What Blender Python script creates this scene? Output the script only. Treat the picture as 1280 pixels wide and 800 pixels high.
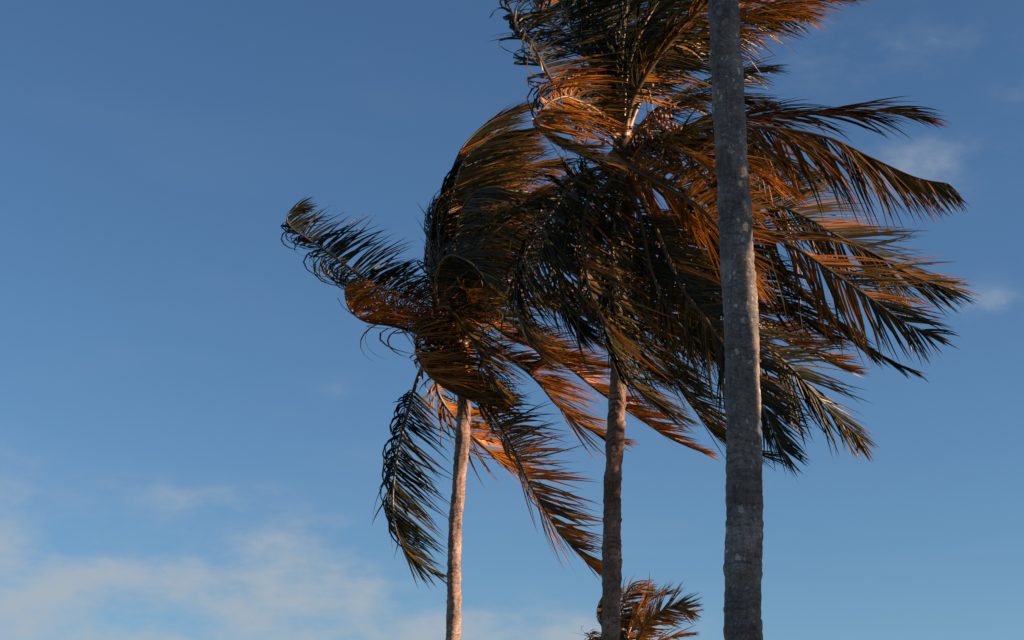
import bpy, math, random
from mathutils import Vector, Matrix, noise

random.seed(11)
for o in list(bpy.data.objects):
    bpy.data.objects.remove(o)
scene = bpy.context.scene
COL = scene.collection
R = math.radians

# ------------------------------------------------------------------ camera
CAM = Vector((0, 0, 1.6)); PITCH = R(18.0); LENS = 70.0; FPX = 1280 * LENS / 36.0
cd = bpy.data.cameras.new('camera'); cam = bpy.data.objects.new('camera', cd); COL.objects.link(cam)
cam.location = CAM; cam.rotation_euler = (R(90) + PITCH, 0, 0)
cd.lens = LENS; cd.sensor_width = 36; cd.clip_start = 0.1; cd.clip_end = 5000
scene.camera = cam
def at(px, py, Y):
    """photo pixel + real distance Y (m) in front of the camera -> world point"""
    u = (px - 640) / FPX; v = (400 - py) / FPX
    d = Vector((u, math.cos(PITCH) - v * math.sin(PITCH), math.sin(PITCH) + v * math.cos(PITCH)))
    return CAM + d * (Y / d.y)

# ------------------------------------------------------------------ sky + sun
SUN_AZ = R(101)       # clockwise from +Y (view direction): from the right, a little behind the camera
SUN_EL = R(11)
world = bpy.data.worlds.new('World'); scene.world = world; world.use_nodes = True
nt = world.node_tree; nt.nodes.clear()
def N(tree, t, **kw):
    n = tree.nodes.new(t)
    for k, v in kw.items(): setattr(n, k, v)
    return n
def math_node(tree, op, a, b=None, clamp=False):
    n = N(tree, 'ShaderNodeMath', operation=op); n.use_clamp = clamp
    for i, x in enumerate((a, b)):
        if x is None: continue
        if isinstance(x, (int, float)): n.inputs[i].default_value = x
        else: tree.links.new(x, n.inputs[i])
    return n.outputs[0]
def mapr(tree, v, a, b, c=0.0, d=1.0, smooth=True):
    n = N(tree, 'ShaderNodeMapRange'); n.clamp = True
    if smooth: n.interpolation_type = 'SMOOTHSTEP'
    tree.links.new(v, n.inputs[0])
    for i, x in zip((1, 2, 3, 4), (a, b, c, d)): n.inputs[i].default_value = x
    return n.outputs[0]
L = nt.links.new
sky = N(nt, 'ShaderNodeTexSky', sky_type='NISHITA', sun_disc=False)
sky.sun_elevation = SUN_EL; sky.sun_rotation = SUN_AZ
sky.altitude = 0; sky.air_density = 1.0; sky.dust_density = 0.0; sky.ozone_density = 4.0
tc = N(nt, 'ShaderNodeTexCoord')
sep = N(nt, 'ShaderNodeSeparateXYZ'); L(tc.outputs['Generated'], sep.inputs[0])
# cloud layer: soft noise projected on a flat layer high above
zc = math_node(nt, 'MAXIMUM', sep.outputs[2], 0.03)
comb = N(nt, 'ShaderNodeCombineXYZ')
L(math_node(nt, 'DIVIDE', sep.outputs[0], zc), comb.inputs[0]); L(math_node(nt, 'DIVIDE', sep.outputs[1], zc), comb.inputs[1])
n1 = N(nt, 'ShaderNodeTexNoise'); n1.inputs['Scale'].default_value = 1.7; n1.inputs['Detail'].default_value = 7; n1.inputs['Roughness'].default_value = 0.52
n1.inputs['Distortion'].default_value = 0.3
L(comb.outputs[0], n1.inputs['Vector'])
n2 = N(nt, 'ShaderNodeTexNoise'); n2.inputs['Scale'].default_value = 24; n2.inputs['Detail'].default_value = 10; n2.inputs['Roughness'].default_value = 0.6
mp2 = N(nt, 'ShaderNodeMapping'); mp2.inputs['Scale'].default_value = (1, 1, 2.0); L(tc.outputs['Generated'], mp2.inputs[0]); L(mp2.outputs[0], n2.inputs['Vector'])
# the individual cloud banks of this sky: centre (photo px), angular size, strength
banks = [((150, 790), .085, .030, .80), ((290, 740), .060, .016, .42), ((30, 740), .05, .02, .35), ((440, 740), .030, .011, .40), ((370, 685), .045, .012, .28),
         ((560, 800), .075, .013, .95), ((690, 795), .05, .012, .75), ((215, 615), .05, .012, .22), ((330, 650), .07, .012, .16), ((418, 487), .011, .006, .15),
         ((1190, 200), .032, .013, .17), ((1255, 372), .016, .009, .14), ((1165, 55), .045, .014, .12), ((1275, 110), .02, .012, .12), ((1020, 75), .03, .018, .12),
         ((1190, 385), .03, .010, .22), ((5, 640), .02, .04, .22), ((1130, 225), .03, .02, .2)]
acc = None
for (c, ax, az, st) in banks:
    d = (at(c[0], c[1], 100) - CAM).normalized()
    right = Vector((d.y, -d.x, 0)).normalized(); up = right.cross(d).normalized()
    def dot(v):
        n = N(nt, 'ShaderNodeVectorMath', operation='DOT_PRODUCT'); L(tc.outputs['Generated'], n.inputs[0]); n.inputs[1].default_value = v
        return n.outputs['Value']
    a = math_node(nt, 'DIVIDE', dot(right), ax); b = math_node(nt, 'DIVIDE', dot(up), az)
    e = math_node(nt, 'ADD', math_node(nt, 'MULTIPLY', a, a), math_node(nt, 'MULTIPLY', b, b))
    f = math_node(nt, 'EXPONENT', math_node(nt, 'MULTIPLY', e, -1.0))
    fw = mapr(nt, dot(d), 0.0, 0.1)
    f = math_node(nt, 'MULTIPLY', math_node(nt, 'MULTIPLY', f, fw), st)
    acc = f if acc is None else math_node(nt, 'ADD', acc, f)
puff = math_node(nt, 'ADD', math_node(nt, 'MINIMUM', acc, .62), math_node(nt, 'MULTIPLY', math_node(nt, 'SUBTRACT', n2.outputs['Fac'], .5), 2.6))
bank = math_node(nt, 'MULTIPLY', math_node(nt, 'MULTIPLY', mapr(nt, puff, -.15, 1.1), math_node(nt, 'MINIMUM', math_node(nt, 'MULTIPLY', acc, 2.6), 1.0)), .85)
thin = math_node(nt, 'MULTIPLY', mapr(nt, n1.outputs['Fac'], 0.5, 0.8), 0.07)
cloud = math_node(nt, 'MINIMUM', math_node(nt, 'ADD', bank, thin), 0.9)
gm = N(nt, 'ShaderNodeGamma'); gm.inputs['Gamma'].default_value = 1.2; L(sky.outputs[0], gm.inputs['Color'])
hs = N(nt, 'ShaderNodeVectorMath', operation='MULTIPLY'); L(gm.outputs[0], hs.inputs[0]); hs.inputs[1].default_value = (.61, .518, .466)   # the photo's exposure and white balance
mixc = N(nt, 'ShaderNodeMix', data_type='RGBA'); L(cloud, mixc.inputs[0]); L(hs.outputs[0], mixc.inputs[6])
mixc.inputs[7].default_value = (1.62, 1.84, 2.06, 1)
bg = N(nt, 'ShaderNodeBackground'); bg.inputs['Strength'].default_value = 0.1; L(mixc.outputs[2], bg.inputs['Color'])
wo = N(nt, 'ShaderNodeOutputWorld'); L(bg.outputs[0], wo.inputs[0])

sd = bpy.data.lights.new('sun', 'SUN'); so = bpy.data.objects.new('sun', sd); COL.objects.link(so)
sd.energy = 5.0; sd.angle = R(0.53); sd.color = (1.0, 0.66, 0.43)
SUN = Vector((math.sin(SUN_AZ) * math.cos(SUN_EL), math.cos(SUN_AZ) * math.cos(SUN_EL), math.sin(SUN_EL)))
so.rotation_euler = SUN.to_track_quat('Z', 'Y').to_euler(); so.location = (20, -20, 30)

scene.render.engine = 'CYCLES'
scene.render.resolution_x = 1024; scene.render.resolution_y = 640
vs = scene.view_settings; vs.view_transform = 'Standard'; vs.look = 'None'; vs.exposure = 1.3; vs.gamma = 1.0; vs.use_curve_mapping = False

# ------------------------------------------------------------------ materials
def mat(name):
    m = bpy.data.materials.new(name); m.use_nodes = True
    t = m.node_tree; t.nodes.clear()
    out = N(t, 'ShaderNodeOutputMaterial'); p = N(t, 'ShaderNodeBsdfPrincipled'); t.links.new(p.outputs[0], out.inputs[0])
    return m, t, p, out
def ramp(t, fac, stops):
    r = N(t, 'ShaderNodeValToRGB'); t.links.new(fac, r.inputs[0]); e = r.color_ramp.elements
    while len(e) < len(stops): e.new(0.5)
    for k, (pos, c) in enumerate(stops): e[k].position = pos; e[k].color = (*c, 1)
    return r.outputs[0]

def leaf_material():
    m, t, p, out = mat('palm_leaflet')
    a = N(t, 'ShaderNodeAttribute', attribute_name='tint'); s = N(t, 'ShaderNodeSeparateColor'); t.links.new(a.outputs['Color'], s.inputs[0])
    col = ramp(t, s.outputs[0], [(0.0, (.006, .010, .005)), (.25, (.018, .020, .006)), (.43, (.062, .044, .008)), (.70, (.38, .125, .008)), (1.0, (.40, .145, .016))])  # near-black to orange: leaf dryness, with shade and sunlit orange painted in
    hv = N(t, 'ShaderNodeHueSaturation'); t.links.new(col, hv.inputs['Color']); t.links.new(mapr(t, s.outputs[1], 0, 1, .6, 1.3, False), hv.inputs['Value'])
    p.inputs['Roughness'].default_value = .40; p.inputs['Specular IOR Level'].default_value = .24
    t.links.new(hv.outputs[0], p.inputs['Base Color'])
    tr = N(t, 'ShaderNodeBsdfTranslucent'); t.links.new(hv.outputs[0], tr.inputs[0])
    mx = N(t, 'ShaderNodeMixShader'); mx.inputs[0].default_value = .16
    t.links.new(p.outputs[0], mx.inputs[1]); t.links.new(tr.outputs[0], mx.inputs[2]); t.links.new(mx.outputs[0], out.inputs[0])
    return m
def rachis_material():
    m, t, p, out = mat('palm_midrib')
    a = N(t, 'ShaderNodeAttribute', attribute_name='tint'); s = N(t, 'ShaderNodeSeparateColor'); t.links.new(a.outputs['Color'], s.inputs[0])
    tcx = N(t, 'ShaderNodeTexCoord'); n = N(t, 'ShaderNodeTexNoise'); n.inputs['Scale'].default_value = 14; n.inputs['Detail'].default_value = 5
    t.links.new(tcx.outputs['Object'], n.inputs['Vector'])
    f = math_node(t, 'ADD', s.outputs[0], math_node(t, 'MULTIPLY', math_node(t, 'SUBTRACT', n.outputs['Fac'], .5), .5), True)
    col = ramp(t, f, [(0, (.20, .115, .055)), (.15, (.09, .052, .02)), (.6, (.075, .048, .016)), (1, (.06, .05, .024))])
    t.links.new(col, p.inputs['Base Color']); p.inputs['Roughness'].default_value = .45
    return m
def bark_material(name, k, tone, ringmix, lichen):
    m, t, p, out = mat(name)
    kc = lambda c: tuple(x * k * y for x, y in zip(c, tone))
    tcx = N(t, 'ShaderNodeTexCoord')
    a = N(t, 'ShaderNodeAttribute', attribute_name='scar')
    mp = N(t, 'ShaderNodeMapping'); mp.inputs['Scale'].default_value = (1, 1, 1.7); t.links.new(tcx.outputs['Object'], mp.inputs[0])
    def noise_tex(sc, det, vec, rough=.6):
        n = N(t, 'ShaderNodeTexNoise'); n.inputs['Scale'].default_value = sc; n.inputs['Detail'].default_value = det; n.inputs['Roughness'].default_value = rough
        t.links.new(vec, n.inputs['Vector']); return n.outputs['Fac']
    big = noise_tex(3.2, 6, tcx.outputs['Object']); fine = noise_tex(38, 8, mp.outputs[0], .7); mid = noise_tex(11, 6, mp.outputs[0])
    mpc = N(t, 'ShaderNodeMapping'); mpc.inputs['Scale'].default_value = (1, 1, .13); t.links.new(tcx.outputs['Object'], mpc.inputs[0])
    crack = mapr(t, noise_tex(34, 3, mpc.outputs[0], .5), .36, .46, .05, 0)
    f = math_node(t, 'ADD', math_node(t, 'MULTIPLY', big, .5), math_node(t, 'MULTIPLY', fine, .5))
    f = math_node(t, 'SUBTRACT', f, crack)
    col = ramp(t, f, [(.37, kc((.050, .043, .040))), (.47, kc((.100, .088, .080))), (.55, kc((.155, .138, .126))), (.64, kc((.26, .238, .22)))])
    # pale lichen spots
    v = N(t, 'ShaderNodeTexVoronoi'); v.inputs['Scale'].default_value = 21; v.inputs['Randomness'].default_value = 1
    mpv = N(t, 'ShaderNodeMapping'); mpv.inputs['Scale'].default_value = (1, 1, .7); t.links.new(tcx.outputs['Object'], mpv.inputs[0])
    dn = N(t, 'ShaderNodeTexNoise'); dn.inputs['Scale'].default_value = 30; t.links.new(tcx.outputs['Object'], dn.inputs['Vector'])
    va = N(t, 'ShaderNodeVectorMath', operation='MULTIPLY_ADD'); t.links.new(dn.outputs['Color'], va.inputs[0]); va.inputs[1].default_value = (.05, .05, .05); t.links.new(mpv.outputs[0], va.inputs[2])
    t.links.new(va.outputs[0], v.inputs['Vector'])
    sc_ = N(t, 'ShaderNodeSeparateColor'); t.links.new(v.outputs['Color'], sc_.inputs[0])
    size = mapr(t, sc_.outputs[0], .35, 1, 0, .36, False)
    spot = mapr(t, math_node(t, 'SUBTRACT', size, v.outputs['Distance']), 0, .10)
    v2 = N(t, 'ShaderNodeTexVoronoi'); v2.inputs['Scale'].default_value = 11; t.links.new(va.outputs[0], v2.inputs['Vector'])
    sc2 = N(t, 'ShaderNodeSeparateColor'); t.links.new(v2.outputs['Color'], sc2.inputs[0])
    spot2 = mapr(t, math_node(t, 'SUBTRACT', mapr(t, sc2.outputs[1], .55, 1, 0, .40, False), v2.outputs['Distance']), 0, .09)
    pit = mapr(t, math_node(t, 'SUBTRACT', mapr(t, sc2.outputs[2], .80, 1, 0, .17, False), v2.outputs['Distance']), 0, .03)
    spot = math_node(t, 'MAXIMUM', spot, spot2)
    patch = mapr(t, big, .42, .58)
    spot = math_node(t, 'MULTIPLY', math_node(t, 'MULTIPLY', spot, mapr(t, patch, 0, 1, .2 * lichen, .95 * lichen, False)), mapr(t, fine, .38, .55, .35, 1, False))
    mx = N(t, 'ShaderNodeMix', data_type='RGBA'); t.links.new(spot, mx.inputs[0]); t.links.new(col, mx.inputs[6]); mx.inputs[7].default_value = (.46, .44, .41, 1)
    # ring scars and pits are darker
    mx2 = N(t, 'ShaderNodeMix', data_type='RGBA'); t.links.new(math_node(t, 'MAXIMUM', math_node(t, 'MULTIPLY', a.outputs['Fac'], ringmix), math_node(t, 'MULTIPLY', pit, .8)), mx2.inputs[0]); t.links.new(mx.outputs[2], mx2.inputs[6]); mx2.inputs[7].default_value = (.022, .018, .016, 1)
    t.links.new(mx2.outputs[2], p.inputs['Base Color']); p.inputs['Roughness'].default_value = .88; p.inputs['Specular IOR Level'].default_value = .2
    b = N(t, 'ShaderNodeBump'); b.inputs['Strength'].default_value = .9; b.inputs['Distance'].default_value = .012
    t.links.new(math_node(t, 'ADD', fine, mid), b.inputs['Height']); t.links.new(b.outputs[0], p.inputs['Normal'])
    return m
def simple(name, c1, c2, sc, rough=.7, det=5):
    m, t, p, out = mat(name); tcx = N(t, 'ShaderNodeTexCoord'); n = N(t, 'ShaderNodeTexNoise')
    n.inputs['Scale'].default_value = sc; n.inputs['Detail'].default_value = det; t.links.new(tcx.outputs['Object'], n.inputs['Vector'])
    t.links.new(ramp(t, n.outputs['Fac'], [(.35, c1), (.65, c2)]), p.inputs['Base Color']); p.inputs['Roughness'].default_value = rough
    b = N(t, 'ShaderNodeBump'); b.inputs['Strength'].default_value = .4; b.inputs['Distance'].default_value = .01; t.links.new(n.outputs['Fac'], b.inputs['Height']); t.links.new(b.outputs[0], p.inputs['Normal'])
    return m
M_LEAF = leaf_material(); M_RACHIS = rachis_material(); M_BARK = bark_material('grey_lichen_bark', 1.3, (.94, .98, 1.02), .6, 1.15); M_BARK_BROWN = bark_material('brown_ringed_bark', 1.05, (1.28, .95, .80), .95, .35); M_BARK_PALE = bark_material('pale_bark', 1.75, (1.16, .95, .88), .85, .5)
M_SPATHE = simple('dry_spathe', (.05, .032, .02), (.14, .085, .045), 9)
M_FIBRE = simple('sheath_fibre', (.018, .011, .007), (.075, .042, .02), 30, .9)
M_FRUIT = simple('young_coconut', (.12, .035, .02), (.22, .08, .04), 12, .5)
M_SAND = simple('sandy_turf', (.05, .06, .03), (.16, .14, .09), .35, .95, 9)

# ------------------------------------------------------------------ mesh helpers
def mesh_obj(name, verts, faces, material, parent=None, loc=(0, 0, 0), tint=None, scar=None, smooth=False):
    me = bpy.data.meshes.new(name); me.from_pydata(verts, [], faces)
    if tint is not None:
        at_ = me.attributes.new('tint', 'FLOAT_COLOR', 'POINT'); at_.data.foreach_set('color', [x for c in tint for x in c])
    if scar is not None:
        at_ = me.attributes.new('scar', 'FLOAT', 'POINT'); at_.data.foreach_set('value', scar)
    if smooth: me.polygons.foreach_set('use_smooth', [True] * len(me.polygons))
    me.materials.append(material); me.update()
    o = bpy.data.objects.new(name, me); COL.objects.link(o)
    o.location = loc
    if parent is not None: o.parent = parent
    return o
def catmull(pts, n):
    """even resample of a Catmull-Rom curve through 3-D points"""
    P = [pts[0] * 2 - pts[1]] + list(pts) + [pts[-1] * 2 - pts[-2]]
    fine = []
    for i in range(1, len(P) - 2):
        a, b, c, d = P[i - 1:i + 3]
        for k in range(16):
            t = k / 16
            fine.append(.5 * ((2 * b) + (c - a) * t + (2 * a - 5 * b + 4 * c - d) * t * t + (3 * b - a - 3 * c + d) * t ** 3))
    fine.append(pts[-1].copy())
    cum = [0.0]
    for i in range(1, len(fine)): cum.append(cum[-1] + (fine[i] - fine[i - 1]).length)
    res = []; j = 0
    for k in range(n):
        s = cum[-1] * k / (n - 1)
        while j < len(cum) - 2 and cum[j + 1] < s: j += 1
        f = (s - cum[j]) / max(1e-9, cum[j + 1] - cum[j])
        res.append(fine[j].lerp(fine[j + 1], min(1, max(0, f))))
    return res, cum[-1]
def tube(path, radii, seg=8, flat=None):
    """tapered tube; flat = list of (axis vector, squash)"""
    verts, faces = [], []
    n = len(path); t0 = (path[1] - path[0]).normalized()
    nrm = t0.orthogonal().normalized()
    for i, p in enumerate(path):
        t = (path[min(i + 1, n - 1)] - path[max(i - 1, 0)]).normalized()
        nrm = (nrm - t * nrm.dot(t)).normalized(); b = t.cross(nrm)
        for k in range(seg):
            a = 2 * math.pi * k / seg
            verts.append(p + (nrm * math.cos(a) + b * math.sin(a)) * radii[i])
    for i in range(n - 1):
        for k in range(seg):
            k2 = (k + 1) % seg
            faces.append((i * seg + k, i * seg + k2, (i + 1) * seg + k2, (i + 1) * seg + k))
    faces.append(tuple(range(seg - 1, -1, -1))); faces.append(tuple((n - 1) * seg + k for k in range(seg)))
    return verts, faces

def empty(name, loc, label, cat, group=None):
    o = bpy.data.objects.new(name, None); COL.objects.link(o); o.location = loc; o.empty_display_size = .3
    o['label'] = label; o['category'] = cat
    if group: o['group'] = group
    return o

# ------------------------------------------------------------------ palm parts
def trunk(root, pts, radii, seed, seg=40, step=.014, lump=1.0, bark=None):
    """pts from ground to crown; a stack of leaf-scar rings, slightly lumpy"""
    rnd = random.Random(seed); base = root.location
    _, ln = catmull(pts, 50); n = int(ln / step); path, ln = catmull(pts, n)
    ring = [0.0]
    while ring[-1] < ln + .3: ring.append(ring[-1] + rnd.uniform(.045, .105))
    ringoff = [(rnd.uniform(0, 6.28), rnd.uniform(.2, 1.0), rnd.uniform(-.3, 1.0)) for _ in ring]
    verts, faces, scar = [], [], []
    nrm = Vector((1, 0, 0))
    for i, p in enumerate(path):
        s = ln * i / (n - 1); f = i / (n - 1)
        t = (path[min(i + 1, n - 1)] - path[max(i - 1, 0)]).normalized()
        nrm = (nrm - t * nrm.dot(t)).normalized(); b = t.cross(nrm)
        x = f * (len(radii) - 1); k = min(int(x), len(radii) - 2); r0 = radii[k] + (radii[k + 1] - radii[k]) * (x - k)
        for q in range(seg):
            a = 2 * math.pi * q / seg
            wv = noise.noise(Vector((math.cos(a) * 1.3 + seed, math.sin(a) * 1.3, s * 2.2))) * .05
            ss = s + wv + .02 * math.sin(a + seed + s * .7)
            j = 0
            lo, hi = 0, len(ring) - 1
            while hi - lo > 1:
                md = (lo + hi) // 2
                if ring[md] <= ss: lo = md
                else: hi = md
            j = lo; u = max(0.0, min(1.0, (ss - ring[j]) / (ring[j + 1] - ring[j]))); gap = ring[j + 1] - ring[j]
            ph, am, bu = ringoff[j]
            amp = am * (.55 + .45 * math.sin(a + ph))
            dz = lump * (.0075 * amp * (u ** 1.5) * gap / .075 + .0055 * bu * math.sin(math.pi * u) ** .5)
            dz += lump * (.012 * noise.noise(Vector((math.cos(a) * 1.6, math.sin(a) * 1.6 + seed, s * 3.5))) + .006 * noise.noise(Vector((math.cos(a) * 5, math.sin(a) * 5 + seed, s * 13))))
            e = min(u, 1 - u) * gap
            sc = max(0, 1 - e / .019) * max(0, min(1, amp * 1.4 + .5 * noise.noise(Vector((math.cos(a) * 4, math.sin(a) * 4, s * 6 + seed)))))
            dz -= lump * .004 * sc
            scar.append(sc)
            verts.append(p + (nrm * math.cos(a) + b * math.sin(a)) * (r0 + dz) - base)
    for i in range(n - 1):
        for q in range(seg):
            q2 = (q + 1) % seg
            faces.append((i * seg + q, i * seg + q2, (i + 1) * seg + q2, (i + 1) * seg + q))
    faces.append(tuple((n - 1) * seg + q for q in range(seg)))
    return mesh_obj('trunk', verts, faces, bark or M_BARK, root, scar=scar, smooth=True)

WIND = Vector((1.0, .12, -.06))
PROFILE = [.5, .9, 1.0, .92, .78, .6, .36, .02]
def leaflet_geo(p0, d0, wv, length, width, wind, grav, flow, curl, rnd, droop_tip):
    """one folded, wind-bent blade: three rows of points -> verts, faces relative to p0"""
    K = len(PROFILE) - 1; seg = length / K
    d = d0.copy(); p = Vector((0, 0, 0)); verts = []
    w = (wv - d * wv.dot(d))
    w = w.normalized() if w.length > 1e-4 else d.orthogonal().normalized()
    G = Vector((0, 0, -1)); rows = []
    for k in range(K + 1):
        t = k / K
        n = d.cross(w)
        hw = width * .5 * PROFILE[k]
        rows.append((p - w * hw + n * hw * .35, p.copy(), p + w * hw + n * hw * .35))
        p = p + d * seg
        d = (d + flow * (wind * (.45 + .75 * t)) + G * grav * (t + .2) + w * curl * .12 + n * droop_tip * t).normalized()
        w = (w - d * w.dot(d)).normalized()
        if curl: w = (w + d.cross(w) * curl * .22).normalized()
    for r in rows: verts.extend(r)
    faces = []
    for k in range(K):
        a = 3 * k
        faces.append((a, a + 1, a + 4, a + 3)); faces.append((a + 1, a + 2, a + 5, a + 4))
    return verts, faces

BUDGET = {}
def frond(root, P3, seed, leaf=.92, width=.027, spacing=.022, rt=0.0, wind=.15, grav=.05, blow=.32, flow=(1, 0), dry_lit=.45, s0=.16, ang=(66, 50, 16), roll=0.0, twist=0.0,
          singles=False, base_r=.034, broken=.03, loops=.55, loopk=4.0, calm=0.0, tipflow=None):
    """P3: midrib points from the crown outward. A frond object (petiole + midrib) with its leaflets as sub-parts."""
    rnd = random.Random(seed); base = root.location
    n = 64; path, ln = catmull(P3, n)
    rad = []
    for i in range(n):
        f = i / (n - 1)
        r = base_r * (1 - f) ** .85 * .85 + .0045
        if f < .09: r += base_r * 1.15 * (1 - f / .09) ** 1.6
        rad.append(r)
    v, f = tube([p - base for p in path], rad, 8)
    tint = [(min(1, rt + (k // 8) / n * 1.15), rnd.random(), 0, 1) for k in range(len(v))]
    fo = mesh_obj('frond', v, f, M_RACHIS, root, tint=tint, smooth=True)
    # frame along the midrib
    T0 = (path[1] - path[0]).normalized(); up = Vector((0, 0, 1)) if abs(T0.z) < .93 else Vector((.3, -1, .1))
    nr = (up - T0 * up.dot(T0)).normalized(); nr = Matrix.Rotation(R(roll), 3, T0) @ nr
    frames = []
    for i in range(n):
        T = (path[min(i + 1, n - 1)] - path[max(i - 1, 0)]).normalized()
        nr = (nr - T * nr.dot(T)).normalized()
        if twist: nr = Matrix.Rotation(R(twist) / n, 3, T) @ nr
        frames.append((path[i], T, nr.copy(), T.cross(nr)))
    fl0 = Vector((flow[0], flow[2] if len(flow) > 2 else .12, flow[1])).normalized()
    fl1 = fl0 if tipflow is None else Vector((tipflow[0], .1, tipflow[1])).normalized()
    V, F, TT = [], [], []
    count = int(ln * (1 - s0) / spacing)
    for side in (-1, 1):
        clump = 0; cl_a = cl_n = cl_w = 0.0
        for k in range(count):
            s = s0 + (1 - s0) * (k + rnd.uniform(-.3, .3)) / count
            s = min(.995, max(s0, s))
            if clump <= 0:
                clump = rnd.randint(2, 7); cl_a = rnd.gauss(0, 7); cl_n = rnd.gauss(0, 14); gap = rnd.random() < .045; cl_w = rnd.gauss(0, .10); cl_d = rnd.gauss(0, .10); cl_f = Vector((rnd.gauss(0, .10), rnd.gauss(0, .16), rnd.gauss(0, .13))) * (1 - calm); cl_a *= 1 - calm; cl_n *= 1 - calm; cl_w *= 1 - calm
            clump -= 1
            if gap or rnd.random() < .04: continue
            x = s * (n - 1); i = min(int(x), n - 2); fr = x - i
            p, T, nn, B = frames[i]; p = p.lerp(frames[i + 1][0], fr)
            u = (s - s0) / (1 - s0)
            a = ang[0] + (ang[1] - ang[0]) * min(1, u * 2) if u < .5 else ang[1] + (ang[2] - ang[1]) * (u - .5) * 2
            a = R(a + cl_a + rnd.gauss(0, 3))
            lift = R(18 + cl_n + rnd.gauss(0, 4))
            d0 = T * math.cos(a) + (B * side * math.cos(lift) + nn * math.sin(lift)) * math.sin(a)
            fl = (fl0.lerp(fl1, u) + cl_f).normalized()
            bl = max(0, min(.92, blow + cl_w * .6 + rnd.gauss(0, .04)))
            facing = d0.dot(fl); loop = 1.0
            if facing < -.15 and rnd.random() < loops: bl *= rnd.uniform(.35, .65); loop = loopk          # blades on the windward side fold back in loops
            d0 = (d0 * (1 - bl) + fl * bl).normalized()
            prof = min(1, .55 + u * 2.0) if u < .3 else (1.0 if u < .62 else 1 - (u - .62) / .38 * .68)
            lg = leaf * prof * rnd.uniform(.72, 1.12)
            wd = width * (.75 + .25 * prof) * rnd.uniform(.75, 1.15)
            wi = max(.02, wind + cl_w * wind * 1.5 + rnd.gauss(0, .025)) if loop == 1.0 else .24 * loop * rnd.uniform(.7, 1.2); cu = rnd.gauss(0, .30)
            if rnd.random() < broken: lg *= rnd.uniform(.4, .8); cu *= 4; wi *= .2
            vv, ff = leaflet_geo(p, d0, T, lg, wd, wi, max(0, grav + rnd.gauss(0, .03)), fl, cu, rnd, rnd.gauss(0, .05))
            dr = min(1, max(0, dry_lit * .9 - .03 + cl_d + rnd.gauss(0, .08) + .32 * noise.noise(p * 1.1))); rb = rnd.random()  # per-frond value plus noise: dryness and painted sunlit patches together
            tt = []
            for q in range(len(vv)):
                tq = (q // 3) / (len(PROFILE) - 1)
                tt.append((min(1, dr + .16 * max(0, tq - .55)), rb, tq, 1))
            if singles and BUDGET.get(root.name, 0) < 296 and u > .05 and lg > .3 * leaf:
                BUDGET[root.name] = BUDGET.get(root.name, 0) + 1
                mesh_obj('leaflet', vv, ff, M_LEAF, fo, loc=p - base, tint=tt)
            else:
                o = len(V); off = p - base
                V.extend([q + off for q in vv]); F.extend([tuple(i_ + o for i_ in q) for q in ff]); TT.extend(tt)
    if V:
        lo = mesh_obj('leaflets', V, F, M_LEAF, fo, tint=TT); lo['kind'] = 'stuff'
    return fo

def spathe(root, P3, r=.045):
    path, ln = catmull(P3, 14)
    rad = [r * (math.sin(math.pi * min(1, (k / 13) * .9 + .1)) ** .7 * .9 + .04) for k in range(14)]
    v, f = tube([p - root.location for p in path], rad, 8)
    for k in range(len(v)):   # a shallow boat: one side pressed in
        pass
    return mesh_obj('spathe', v, f, M_SPATHE, root, smooth=True)
def sheath(root, c, seed, r=.2, h=.9):
    """fibrous wrapping where the fronds leave the trunk"""
    rnd = random.Random(seed); verts, faces = [], []; n, seg = 14, 24
    for i in range(n):
        t = i / (n - 1); rr = r * (.75 + .55 * math.sin(math.pi * min(1, t * 1.15)) ) * (1 - .75 * max(0, t - .6) / .4)
        for k in range(seg):
            a = 2 * math.pi * k / seg; q = rr * (1 + .22 * noise.noise(Vector((math.cos(a) * 2.4, math.sin(a) * 2.4 + seed, t * 4))))
            verts.append(c + Vector((math.cos(a) * q, math.sin(a) * q, (t - .45) * h)) - root.location)
    for i in range(n - 1):
        for k in range(seg): k2 = (k + 1) % seg; faces.append((i * seg + k, i * seg + k2, (i + 1) * seg + k2, (i + 1) * seg + k))
    faces.append(tuple((n - 1) * seg + k for k in range(seg)))
    return mesh_obj('leaf_sheath', verts, faces, M_FIBRE, root, smooth=True)
FRUIT_ME = None
def fruit_mesh():
    import bmesh
    bm = bmesh.new(); bmesh.ops.create_icosphere(bm, subdivisions=2, radius=.021)
    for v in bm.verts: v.co.z *= 1.25; v.co.x *= 1 - .12 * math.sin(v.co.z * 60)
    me = bpy.data.meshes.new('fruit'); bm.to_mesh(me); bm.free(); me.materials.append(M_FRUIT)
    me.polygons.foreach_set('use_smooth', [True] * len(me.polygons)); return me
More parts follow.
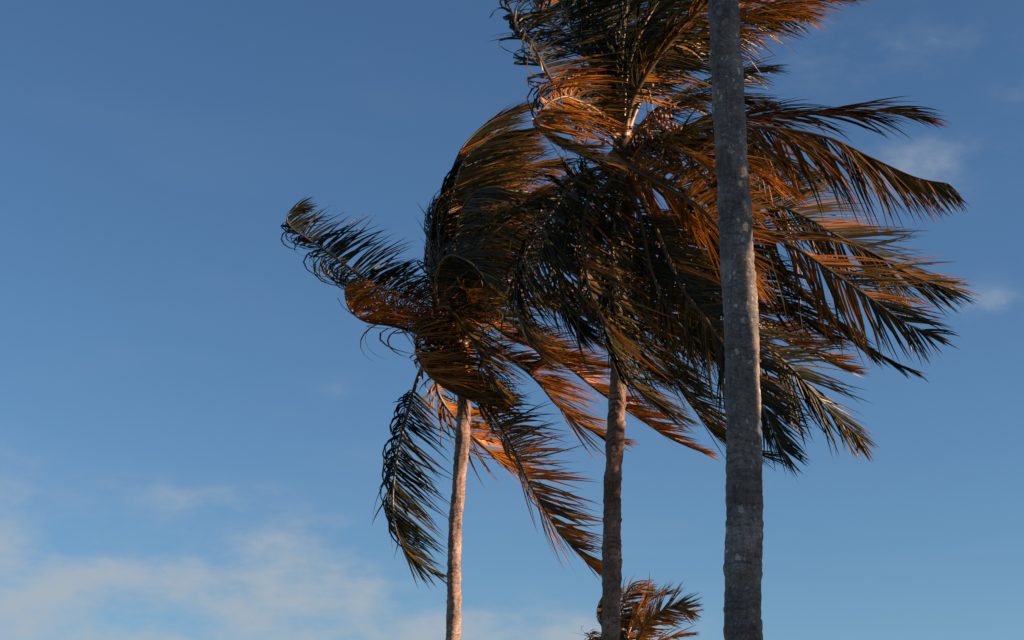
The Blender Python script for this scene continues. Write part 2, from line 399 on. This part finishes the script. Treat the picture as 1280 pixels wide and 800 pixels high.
def inflorescence(root, P3, seed, strands=16, fruits=4):
    """a branching flower stalk with small young fruits"""
    global FRUIT_ME
    if FRUIT_ME is None: FRUIT_ME = fruit_mesh()
    rnd = random.Random(seed); base = root.location
    path, ln = catmull(P3, 16); v, f = tube([p - base for p in path], [.022 * (1 - .75 * k / 15) for k in range(16)], 7)
    st = mesh_obj('flower_stalk', v, f, M_RACHIS, root, tint=[(.1, .5, 0, 1)] * len(v), smooth=True)
    for k in range(strands):
        i = int(5 + 10 * k / strands); p = path[i]; T = (path[min(15, i + 1)] - path[i - 1]).normalized()
        d = (T * .8 + Vector((rnd.gauss(0, .5), rnd.gauss(0, .5), rnd.gauss(0, .35)))).normalized(); pts = [p.copy()]; q = p.copy()
        for j in range(6):
            q = q + d * .065; d = (d + Vector((.10, .0, -.14))).normalized(); pts.append(q.copy())
        v, f = tube([x - base for x in pts], [.007 * (1 - .1 * j) for j in range(7)], 5)
        so_ = mesh_obj('flower_strand', v, f, M_RACHIS, st, tint=[(.1, .5, 0, 1)] * len(v))
        for j in range(fruits):
            fo = bpy.data.objects.new('fruit', FRUIT_ME); COL.objects.link(fo); fo.parent = st
            fo.location = pts[min(6, 2 + j + (k % 2))] - base + Vector((rnd.uniform(-.02, .02), rnd.uniform(-.02, .02), -.02)); s = rnd.uniform(.6, 1.1); fo.scale = (s, s, s)
            fo.rotation_euler = (rnd.uniform(-.6, .6), rnd.uniform(-.6, .6), 0)
    return st
def px_path(pts, Y, dep):
    out = []; m = len(pts) - 1
    for i, (x, y) in enumerate(pts):
        f = i / m * (len(dep) - 1); k = min(int(f), len(dep) - 2); d = dep[k] + (dep[k + 1] - dep[k]) * (f - k)
        out.append(at(x, y, Y + d))
    return out
def build_fronds(root, Y, specs, seed):
    for i, (pts, dep, kw) in enumerate(specs):
        frond(root, px_path(pts, Y, dep), seed + i * 17, **kw)

# ------------------------------------------------------------------ the setting
GS = 3000
g = mesh_obj('ground', [(-GS, -GS, 0), (GS, -GS, 0), (GS, GS, 0), (-GS, GS, 0)], [(0, 1, 2, 3)], M_SAND); g['kind'] = 'structure'

GROUP = 'coconut palms bending in the wind'
YN, YM, YL, YS = 16.0, 21.0, 27.0, 46.0
def ground_pts(pts, Y, lean=0.0):
    p = [at(x, y, Y) for x, y in pts]
    b = p[0]; foot = Vector((b.x + lean, Y, 0)); mid = b.lerp(foot, .5); mid.x += lean * -.12
    return [foot, mid] + p

# nearest palm: only its trunk crosses the photo, the crown is above the frame
tp = ground_pts([(929, 800), (931, 640), (927, 425), (916, 225), (904, 0), (893, -200), (885, -420)], YN, .15)
near = empty('palm_tree', tp[0], 'tall grey lichen-spotted palm trunk nearest the camera, its crown above the frame', 'palm tree', GROUP)
trunk(near, tp, [.21, .165, .152, .147, .143, .138, .128, .118, .110], 3, lump=1.25)
# ------------------------------------------------------------------ middle palm
tp = ground_pts([(763, 800), (764.5, 700), (766, 602), (771, 520), (774, 450), (778, 370), (781, 290), (780, 205)], YM, -.5)
midp = empty('palm_tree', tp[0], 'middle palm with the largest wind-torn crown reaching the top of the photo', 'palm tree', GROUP)
trunk(midp, tp, [.17, .12, .101, .095, .088, .091, .091, .09, .09, .085], 7, seg=32, step=.016, lump=1.7, bark=M_BARK_BROWN)
CM = at(780, 190, YM); sheath(midp, at(780, 216, YM), 5, .145, 1.15)
MF = [
 # upper left, windward
 ([(776, 178), (745, 138), (700, 114), (668, 62), (638, 12), (612, -50)], (0, -.7, -.2), dict(blow=.55, flow=(1, .10), dry_lit=.28, wind=.2, roll=90, loopk=5, loops=1, broken=.01)),
 ([(776, 182), (748, 150), (712, 122), (684, 130), (674, 152), (684, 172), (712, 188), (760, 204)], (0, -.9, -1.5), dict(blow=.7, flow=(1, .02), dry_lit=.47, wind=.1, s0=.1, leaf=.8, spacing=.013, loops=.95, loopk=7.5, tipflow=(1, -.15), roll=90, rt=.7, base_r=.022)),
 ([(774, 178), (757, 118), (742, 60), (731, 0), (724, -80)], (0, .4, .7), dict(blow=.35, flow=(1, .1), dry_lit=.25)),
 ([(777, 175), (776, 105), (780, 40), (790, -30), (820, -100)], (0, .1, .2), dict(blow=.35, flow=(1, -.1), dry_lit=.3)),
 ([(779, 175), (790, 128), (807, 95), (832, 60), (857, 32), (890, 0), (960, -45)], (0, -.5, -1.0), dict(blow=.35, flow=(1, -.25), dry_lit=.45, leaf=1.0)),
 ([(780, 178), (800, 118), (845, 66), (920, 24), (990, 0), (1068, -10)], (0, .5, .9), dict(blow=.3, flow=(1, -.4), dry_lit=.55, leaf=1.0)),
 ([(774, 175), (760, 105), (712, 50), (670, 5), (655, -60)], (0, .7, 1.3), dict(blow=.45, flow=(1, .05), dry_lit=.3)),
 ([(778, 175), (790, 90), (830, 20), (880, -40), (960, -90)], (0, .9, 1.8), dict(blow=.3, flow=(1, -.2), dry_lit=.35, leaf=1.0)),
 ([(775, 172), (750, 100), (722, 50), (700, -10), (690, -80)], (0, .2, .2), dict(blow=.5, flow=(1, .05), dry_lit=.2, leaf=1.0)),
 ([(778, 172), (784, 90), (806, 30), (840, -20), (900, -70)], (0, -.3, -.3), dict(blow=.4, flow=(1, -.15), dry_lit=.2, leaf=1.1)),
 ([(776, 172), (768, 100), (765, 40), (772, -20), (800, -90)], (0, .8, 1.4), dict(blow=.4, flow=(1, -.05), dry_lit=.2, leaf=1.1)),
 ([(780, 172), (815, 100), (870, 50), (935, 20), (1010, 15)], (0, .1, 1.0), dict(blow=.35, flow=(1, -.5), dry_lit=.35, leaf=1.0)),
 ([(780, 180), (830, 130), (890, 100), (960, 85)], (0, 1.0, 2.0), dict(blow=.3, flow=(1, -.3), dry_lit=.3, leaf=.9, ang=(46, 34, 14))),
 # right hand, streaming downwind
 ([(786, 192), (825, 174), (870, 178), (920, 200), (985, 238)], (0, -.6, -.9), dict(flow=(.7, -.6), dry_lit=.58, s0=.06, blow=.3)),
 ([(784, 198), (815, 182), (850, 188), (892, 216), (930, 262)], (0, -1.0, -1.7), dict(flow=(.8, -.5), dry_lit=.5, s0=.06, blow=.3)),
 ([(786, 196), (835, 176), (890, 176), (950, 192), (1030, 220)], (0, .5, 1.0), dict(flow=(.7, -.65), dry_lit=.38, s0=.06, blow=.35)),
 ([(782, 186), (812, 150), (850, 128), (900, 122), (960, 128)], (0, .6, 1.2), dict(flow=(.9, -.4), dry_lit=.35, s0=.06, blow=.3)),
 ([(788, 192), (830, 167), (900, 151), (1000, 143), (1100, 139), (1160, 147)], (0, .4, .6), dict(ang=(46, 34, 12), grav=.08, flow=(1, -.25), dry_lit=.36, singles=True, s0=.07, leaf=1.05, rt=.35)),
 ([(788, 196), (840, 169), (930, 158), (1026, 170), (1090, 198), (1145, 222), (1188, 230)], (0, -.5, -.6), dict(flow=(.36, -.94), blow=.72, wind=.05, grav=.05, dry_lit=.5, singles=True, leaf=1.08, spacing=.026, s0=.07, rt=.35)),
 ([(788, 200), (860, 215), (942, 245), (998, 267), (1049, 296), (1094, 318), (1144, 346), (1192, 362)], (0, .3, .5), dict(roll=-90, ang=(60, 46, 18), dry_lit=.45, wind=.05, blow=.15, leaf=1.08, spacing=.024)),
 ([(788, 204), (870, 245), (945, 284), (998, 312), (1049, 346), (1094, 377), (1133, 405), (1163, 416)], (0, -.3, -.4), dict(roll=-90, ang=(62, 50, 18), flow=(.7, -.5), dry_lit=.4, wind=.05, blow=.12, leaf=1.08, spacing=.024)),
 ([(786, 208), (860, 255), (920, 300), (985, 355), (1050, 412), (1100, 445), (1142, 463)], (0, .1, .1), dict(ang=(30, 18, 5), flow=(.85, -.5), dry_lit=.3, leaf=.7, wind=.2)),
 ([(784, 212), (830, 292), (890, 370), (955, 430), (989, 460), (1030, 505), (1076, 549)], (0, .5, .9), dict(roll=-90, ang=(62, 50, 18), flow=(.75, -.45), dry_lit=.32, wind=.05, blow=.12, leaf=1.0, spacing=.024)),
 ([(786, 208), (850, 300), (920, 385), (985, 425), (1062, 465)], (0, 1.0, 2.0), dict(flow=(1, -.1), dry_lit=.75, wind=.2)),
 ([(786, 206), (850, 262), (915, 330), (975, 380), (1040, 420)], (0, .5, .8), dict(flow=(.8, -.5), dry_lit=.3, ang=(60, 48, 16))),
 ([(786, 210), (840, 300), (890, 400), (930, 470), (985, 530)], (0, 1.0, 1.6), dict(flow=(.9, -.3), dry_lit=.35)),
 # facing the camera
 ([(764, 196), (815, 224), (872, 258), (908, 300), (935, 352)], (-.15, -1.0, -2.0), dict(dry_lit=.62, leaf=1.0, flow=(.8, -.5), roll=-60, base_r=.036, blow=.2, wind=.08, s0=.1)),
 ([(784, 214), (818, 282), (850, 355), (880, 396), (906, 432), (944, 492), (982, 572)], (-.1, -.8, -1.1), dict(dry_lit=.34, flow=(.75, -.6), roll=-90, blow=.16, wind=.08, leaf=.95)),
 ([(778, 216), (790, 300), (810, 400), (842, 471), (872, 516), (905, 552), (968, 573)], (0, .4, .6), dict(dry_lit=.4, flow=(.85, -.4), roll=-80, blow=.18, wind=.08)),
 ([(766, 206), (742, 230), (730, 280), (734, 348), (752, 400), (771, 452), (797, 486), (846, 518)], (-.1, -.9, -1.1), dict(roll=90, loopk=5, dry_lit=.40, flow=(1, -.2), blow=.42, leaf=1.05, s0=.1, rt=.5, base_r=.026)),
 ([(762, 206), (722, 222), (692, 262), (666, 300), (650, 335), (643, 375), (652, 412)], (-.1, -.9, -1.2), dict(roll=90, loopk=5, dry_lit=.28, flow=(1, -.45), blow=.38, leaf=1.0, s0=.1, rt=.5, base_r=.026)),
 ([(772, 214), (765, 270), (790, 340), (830, 400), (885, 440)], (0, .7, 1.3), dict(dry_lit=.6, flow=(1, -.1))),
 ([(768, 210), (718, 245), (698, 300), (700, 360), (722, 420)], (0, .6, 1.0), dict(dry_lit=.4, flow=(1, -.4), blow=.35)),
 ([(770, 214), (750, 265), (752, 330), (775, 390), (815, 440), (870, 480)], (0, .3, .4), dict(dry_lit=.3, flow=(.9, -.4), blow=.3, leaf=1.0)),
 ([(782, 210), (770, 255), (766, 325), (776, 395), (800, 445), (835, 470)], (-.2, -.6, -.8), dict(dry_lit=.26, flow=(1, -.4), blow=.35, roll=90, leaf=.95, s0=.08, rt=.5, base_r=.026)),
 ([(776, 216), (800, 270), (815, 340), (845, 400), (900, 450)], (-.1, -.4, -.5), dict(dry_lit=.3, flow=(.7, -.7), leaf=1.0, blow=.22, roll=-80, wind=.08)),
 ([(764, 208), (732, 215), (700, 235), (680, 275), (676, 320)], (0, .1, .2), dict(dry_lit=.3, flow=(1, -.2), blow=.5, leaf=1.0)),
]
build_fronds(midp, YM, MF, 100)
inflorescence(midp, px_path([(782, 185), (800, 160), (815, 148), (822, 146)], YM, (-.15, -.35, -.45)), 4)
inflorescence(midp, px_path([(778, 190), (760, 178), (738, 172), (725, 176)], YM, (-.15, -.35, -.45)), 8, 8, 2)
spathe(midp, px_path([(770, 215), (752, 245), (742, 290), (738, 330)], YM, (-.2, -.3, -.35)), .05)
spathe(midp, px_path([(776, 215), (772, 250), (768, 300), (772, 335)], YM, (-.2, -.35, -.35)), .045)

# ------------------------------------------------------------------ left palm
tp = ground_pts([(566, 800), (568, 700), (570.5, 640), (575, 590), (579, 535), (580, 500), (579, 465), (577, 430)], YL, -.3)
leftp = empty('palm_tree', tp[0], 'left palm with one frond blown out to the far left, pale sunlit trunk', 'palm tree', GROUP)
trunk(leftp, tp, [.18, .115, .110, .105, .100, .098, .090, .088, .09, .09], 13, seg=28, step=.016, lump=1.5, bark=M_BARK_PALE)
sheath(leftp, at(578, 428, YL), 9, .12, .6)
LF = [
 ([(570, 430), (548, 398), (515, 375), (470, 358), (430, 330), (390, 302), (365, 285), (359, 271), (372, 257)], (0, -.4, -.5), dict(blow=.5, flow=(1, .12), wind=.16, grav=.0, dry_lit=.2, singles=True, loopk=7, loops=1, broken=.01, roll=90, ang=(68, 58, 34), spacing=.016, leaf=.92, calm=.4)),
 ([(566, 432), (530, 418), (490, 407), (458, 402), (438, 388), (431, 366), (436, 352)], (0, -.8, -1.0), dict(blow=.68, flow=(1, .02), wind=.12, dry_lit=.72, s0=.06, spacing=.016, loops=.4, leaf=1.0)),
 ([(568, 428), (545, 385), (538, 330), (541, 275), (558, 232), (580, 182), (617, 150), (656, 136)], (0, .1, .3), dict(calm=.75, blow=.6, flow=(1, .45), dry_lit=.38, leaf=1.15, tipflow=(1, .5), roll=90, loopk=6, loops=1, broken=.0, spacing=.015)),
 ([(572, 428), (556, 370), (554, 310), (564, 250), (578, 205), (599, 182), (630, 166), (676, 160)], (0, -.3, -.3), dict(calm=.75, broken=0, blow=.5, flow=(1, .05), dry_lit=.46, leaf=1.25, spacing=.015, roll=90, loops=1, loopk=6)),
 ([(576, 428), (566, 340), (573, 278), (584, 250), (601, 237), (622, 234), (642, 242), (655, 255)], (0, -.7, -.8), dict(calm=.85, broken=0, blow=.35, flow=(.8, -.5), dry_lit=.36, leaf=1.1, spacing=.015, roll=60)),
 ([(580, 430), (556, 385), (562, 338), (595, 306), (630, 280), (660, 255), (695, 232)], (0, -1.1, -1.5), dict(blow=.4, flow=(.8, -.65), dry_lit=.4, leaf=1.1)),
 ([(576, 425), (600, 340), (640, 280), (690, 260), (740, 280)], (0, .6, 1.0), dict(blow=.4, flow=(1, -.3), dry_lit=.55, leaf=1.0)),
 ([(570, 420), (548, 395), (560, 385), (590, 425), (605, 455), (622, 490)], (0, -1.0, -1.6), dict(blow=.35, flow=(.8, -.5), dry_lit=.45, s0=.12)),
 ([(582, 425), (605, 402), (635, 420), (668, 434), (710, 449), (762, 460)], (0, -.8, -1.2), dict(dry_lit=.62, flow=(1, -.05))),
 ([(584, 430), (620, 438), (650, 457), (675, 480), (697, 507), (735, 536), (775, 552)], (0, -1.1, -1.5), dict(dry_lit=.72, flow=(1, -.2), leaf=.95)),
 ([(584, 430), (640, 425), (700, 452), (750, 490), (795, 520), (838, 548), (882, 567)], (0, .5, .9), dict(dry_lit=.85, flow=(1, -.12), leaf=.8)),
 ([(574, 432), (540, 415), (523, 425), (522, 445), (535, 467), (560, 487), (588, 500), (620, 505)], (0, -1.0, -1.3), dict(blow=.6, flow=(1, .15), dry_lit=.72, s0=.08, leaf=.95, spacing=.012, loops=.8, loopk=5, roll=90)),
 ([(580, 428), (562, 424), (549, 440), (556, 466), (585, 486), (625, 494)], (-.1, -.8, -1.1), dict(blow=.5, flow=(1, .0), dry_lit=.62, s0=.06, leaf=.9, spacing=.015, roll=90, loopk=5)),
 ([(580, 430), (575, 440), (580, 465), (600, 490), (635, 505)], (-.15, -.6, -.8), dict(blow=.4, flow=(1, -.25), dry_lit=.5, s0=.06, leaf=.8, spacing=.018)),
 ([(570, 438), (540, 440), (524, 468), (514, 500), (503, 540), (494, 588), (491, 632), (497, 668), (514, 696), (542, 716)], (0, -.4, -.5), dict(blow=.42, flow=(1, -.38), dry_lit=.24, singles=True, loopk=5, loops=.9, roll=90, s0=.26, wind=.14)),
 ([(582, 438), (592, 470), (612, 512), (636, 552), (654, 590), (680, 636), (710, 678), (750, 718)], (0, -1.2, -1.7), dict(blow=.4, flow=(1, .02), dry_lit=.68, singles=True, roll=90, loops=.75, loopk=5, s0=.2, leaf=.98)),
 ([(572, 438), (550, 460), (546, 485), (560, 512), (590, 545), (622, 571), (650, 590)], (0, .5, .8), dict(blow=.35, flow=(1, .12), dry_lit=.72, s0=.2)),
 ([(584, 428), (640, 390), (690, 370), (740, 385), (790, 420)], (0, .8, 1.6), dict(dry_lit=.6, flow=(1, -.15))),
 ([(582, 425), (620, 350), (665, 320), (710, 330), (760, 365)], (0, -.3, -.4), dict(dry_lit=.42, flow=(.9, -.4), leaf=1.0)),
 ([(574, 428), (560, 360), (562, 290), (585, 230), (620, 195), (660, 190)], (0, .6, 1.0), dict(calm=.75, broken=0, loops=1, loopk=6, dry_lit=.45, flow=(1, .1), leaf=1.2, blow=.45)),
 ([(576, 428), (572, 330), (598, 252), (640, 214), (695, 206)], (0, .4, .6), dict(dry_lit=.5, flow=(1, -.05), leaf=1.2, blow=.45)),
 ([(572, 428), (550, 350), (548, 280), (568, 225), (605, 195), (650, 185)], (0, -.1, .1), dict(calm=.75, broken=0, loops=1, loopk=6, dry_lit=.34, flow=(1, .2), leaf=1.2, blow=.55, spacing=.018)),
 ([(578, 428), (585, 350), (610, 290), (650, 250), (700, 240)], (0, .2, .4), dict(dry_lit=.4, flow=(1, -.3), leaf=1.1, blow=.4)),
 ([(582, 430), (610, 385), (650, 370), (700, 390), (745, 430)], (0, .2, .3), dict(dry_lit=.3, flow=(1, -.3), leaf=1.0)),
 ([(580, 430), (585, 390), (605, 380), (640, 405), (680, 450)], (-.1, -1.0, -1.6), dict(dry_lit=.35, flow=(.9, -.4), leaf=.9)),
 ([(574, 430), (552, 400), (545, 350), (560, 320), (590, 330), (615, 360)], (-.1, -1.0, -1.6), dict(dry_lit=.25, flow=(.8, -.5), leaf=1.0, blow=.4)),
]
build_fronds(leftp, YL, LF, 900)
spathe(leftp, px_path([(596, 445), (612, 465), (620, 480), (625, 493)], YL, (-1.1, -1.3, -1.3)), .04)
spathe(leftp, px_path([(545, 445), (530, 455), (527, 465), (529, 476)], YL, (-.5, -.6, -.6)), .035)

# ------------------------------------------------------------------ small far palm
tp = ground_pts([(772, 1000), (776, 900), (780, 815)], YS, .4)
farp = empty('palm_tree', tp[0], 'small far palm whose crown just enters the bottom edge of the photo', 'palm tree', GROUP)
trunk(farp, tp, [.2, .14, .12, .11, .11], 21, seg=20, step=.03)
sheath(farp, at(780, 812, YS), 3, .18, .8)
SF = [
 ([(780, 815), (788, 785), (800, 762), (818, 748), (838, 742)], (0, .3, .4), dict(spacing=.019, leaf=.85, width=.034, dry_lit=.56, flow=(1, .3), roll=-90, blow=.1, wind=.06, grav=0)),
 ([(782, 818), (797, 799), (809, 778), (825, 765), (845, 757), (868, 766)], (0, -.6, -1.0), dict(spacing=.019, leaf=.78, width=.036, dry_lit=.62, flow=(1, .45), roll=-90, ang=(62, 56, 34), blow=.1, wind=.06, grav=0)),
 ([(778, 815), (776, 780), (781, 752), (793, 739), (812, 735)], (0, .3, .5), dict(spacing=.019, leaf=.78, width=.036, dry_lit=.62, blow=.3, flow=(1, -.2))),
 ([(774, 815), (757, 790), (747, 768), (752, 748), (768, 736)], (0, -.2, .2), dict(spacing=.019, leaf=.78, width=.036, dry_lit=.6, blow=.4, flow=(1, -.2))),
 ([(780, 815), (786, 790), (796, 772), (808, 766)], (0, .8, 1.4), dict(spacing=.019, leaf=.78, width=.036, dry_lit=.62, blow=.3, flow=(1, -.3))),
 ([(784, 820), (815, 806), (840, 797), (862, 793)], (0, .6, .8), dict(spacing=.019, leaf=.78, width=.036, dry_lit=.62, ang=(50, 36, 12))),
 ([(772, 818), (755, 803), (741, 796), (736, 812), (745, 835)], (0, -.8, -1.0), dict(spacing=.019, leaf=.78, width=.036, dry_lit=.3, blow=.4, flow=(1, -.3))),
 ([(784, 822), (815, 830), (845, 850), (870, 890)], (0, -.6, -1.0), dict(spacing=.019, leaf=.78, width=.036, dry_lit=.7)),
 ([(772, 822), (755, 850), (750, 890), (765, 920)], (0, -.5, -.6), dict(spacing=.019, leaf=.78, width=.036, dry_lit=.6, blow=.4)),
]
build_fronds(farp, YS, SF, 2100)

# crown of the nearest palm, above the frame
def free_crown(root, c, seed, n=16, ln=4.2, dry_lit=.4):
    rnd = random.Random(seed); sheath(root, c, seed, .18, .8)
    for k in range(n):
        az = 2 * math.pi * (k + rnd.uniform(-.3, .3)) / n; el = R(rnd.uniform(15, 70))
        d = Vector((math.cos(az) * math.cos(el), math.sin(az) * math.cos(el), math.sin(el))); p = c.copy(); P = [p.copy()]
        for j in range(6):
            p = p + d * (ln / 6); P.append(p.copy())
            d = (d + Vector((.26, .03, -.20)) * (.4 + .22 * j)).normalized()
        frond(root, P, seed * 31 + k, dry_lit=dry_lit, blow=.35, spacing=.055, flow=(1, -.1))
free_crown(near, at(885, -430, YN), 41)
# unseen trees added right of the frame, crowns shaped to shade the trunks
M_WOOD = simple('broadleaf_bark', (.05, .04, .03), (.14, .11, .09), 8, .9)
M_BROAD = simple('broad_leaf', (.025, .04, .012), (.06, .075, .02), 2, .5)
def shade_tree(x, y, lobes, seed, label):
    rnd = random.Random(seed); foot = Vector((x, y, 0)); r = empty('added_shade_tree', foot, label, 'tree', 'added shade trees beside the palms')
    top = max(c.z for c, _, _ in lobes); path, _ = catmull([Vector((0, 0, 0)), Vector((.15, .1, top * .4)), Vector((-.1, 0, top * .75)), Vector((0, 0, top))], 24)
    v, f = tube(path, [.2 * (1 - .8 * k / 23) + .02 for k in range(24)], 12); mesh_obj('trunk', v, f, M_WOOD, r, smooth=True)
    V, F = [], []
    for c, rad, cnt in lobes:
        for _ in range(9):      # limbs from the trunk into the lobe
            st = path[min(23, int(23 * max(.15, (c.z - rad.z * rnd.uniform(.4, 1)) / top)))]
            d = Vector((rnd.gauss(0, 1), rnd.gauss(0, 1), rnd.gauss(0, .8))).normalized(); e = c - foot + Vector((d.x * rad.x, d.y * rad.y, d.z * rad.z)) * .85
            pp, _ = catmull([st, st.lerp(e, .5) + Vector((0, 0, .15)), e], 8); v, f = tube(pp, [.05 * (1 - .85 * k / 7) + .006 for k in range(8)], 6); mesh_obj('branch', v, f, M_WOOD, r, smooth=True)
        for _ in range(cnt):
            d = Vector((rnd.gauss(0, 1), rnd.gauss(0, 1), rnd.gauss(0, 1))).normalized() * rnd.random() ** .4
            p = c - foot + Vector((d.x * rad.x, d.y * rad.y, d.z * rad.z)) * (1 + .2 * noise.noise(d * 3 + Vector((seed, 0, 0))))
            q = Vector((rnd.gauss(0, 1), rnd.gauss(0, 1), rnd.gauss(-.3, .6))).normalized(); w = q.orthogonal().normalized(); w.rotate(Matrix.Rotation(rnd.uniform(0, 6.3), 3, q)); nn = q.cross(w)
            l = rnd.uniform(.14, .26); o = len(V)
            V += [p, p + q * l * .55 + w * l * .28 + nn * .02, p + q * l, p + q * l * .55 - w * l * .28 + nn * .02]; F.append((o, o + 1, o + 2, o + 3))
    lf = mesh_obj('crown', V, F, M_BROAD, r); lf['kind'] = 'stuff'
SD = 8.8 * math.tan(SUN_EL)
def toward_sun(px, py, Y, d):
    return at(px, py, Y) + SUN * (d / math.cos(SUN_EL))
shade_tree(10.3, 14.2, [(toward_sun(905, 95, YN, 8.8), Vector((1.9, 1.5, 1.55)), 4200), (toward_sun(930, 760, YN, 8.8), Vector((2.0, 1.6, 1.6)), 4200)], 5, 'tall unseen broadleaf tree added to shade the nearest trunk')
shade_tree(11.0, 19.1, [(toward_sun(765, 700, YM, 9.8), Vector((2.0, 1.4, 1.25)), 2600)], 9, 'smaller unseen broadleaf tree added to shade the middle trunk')
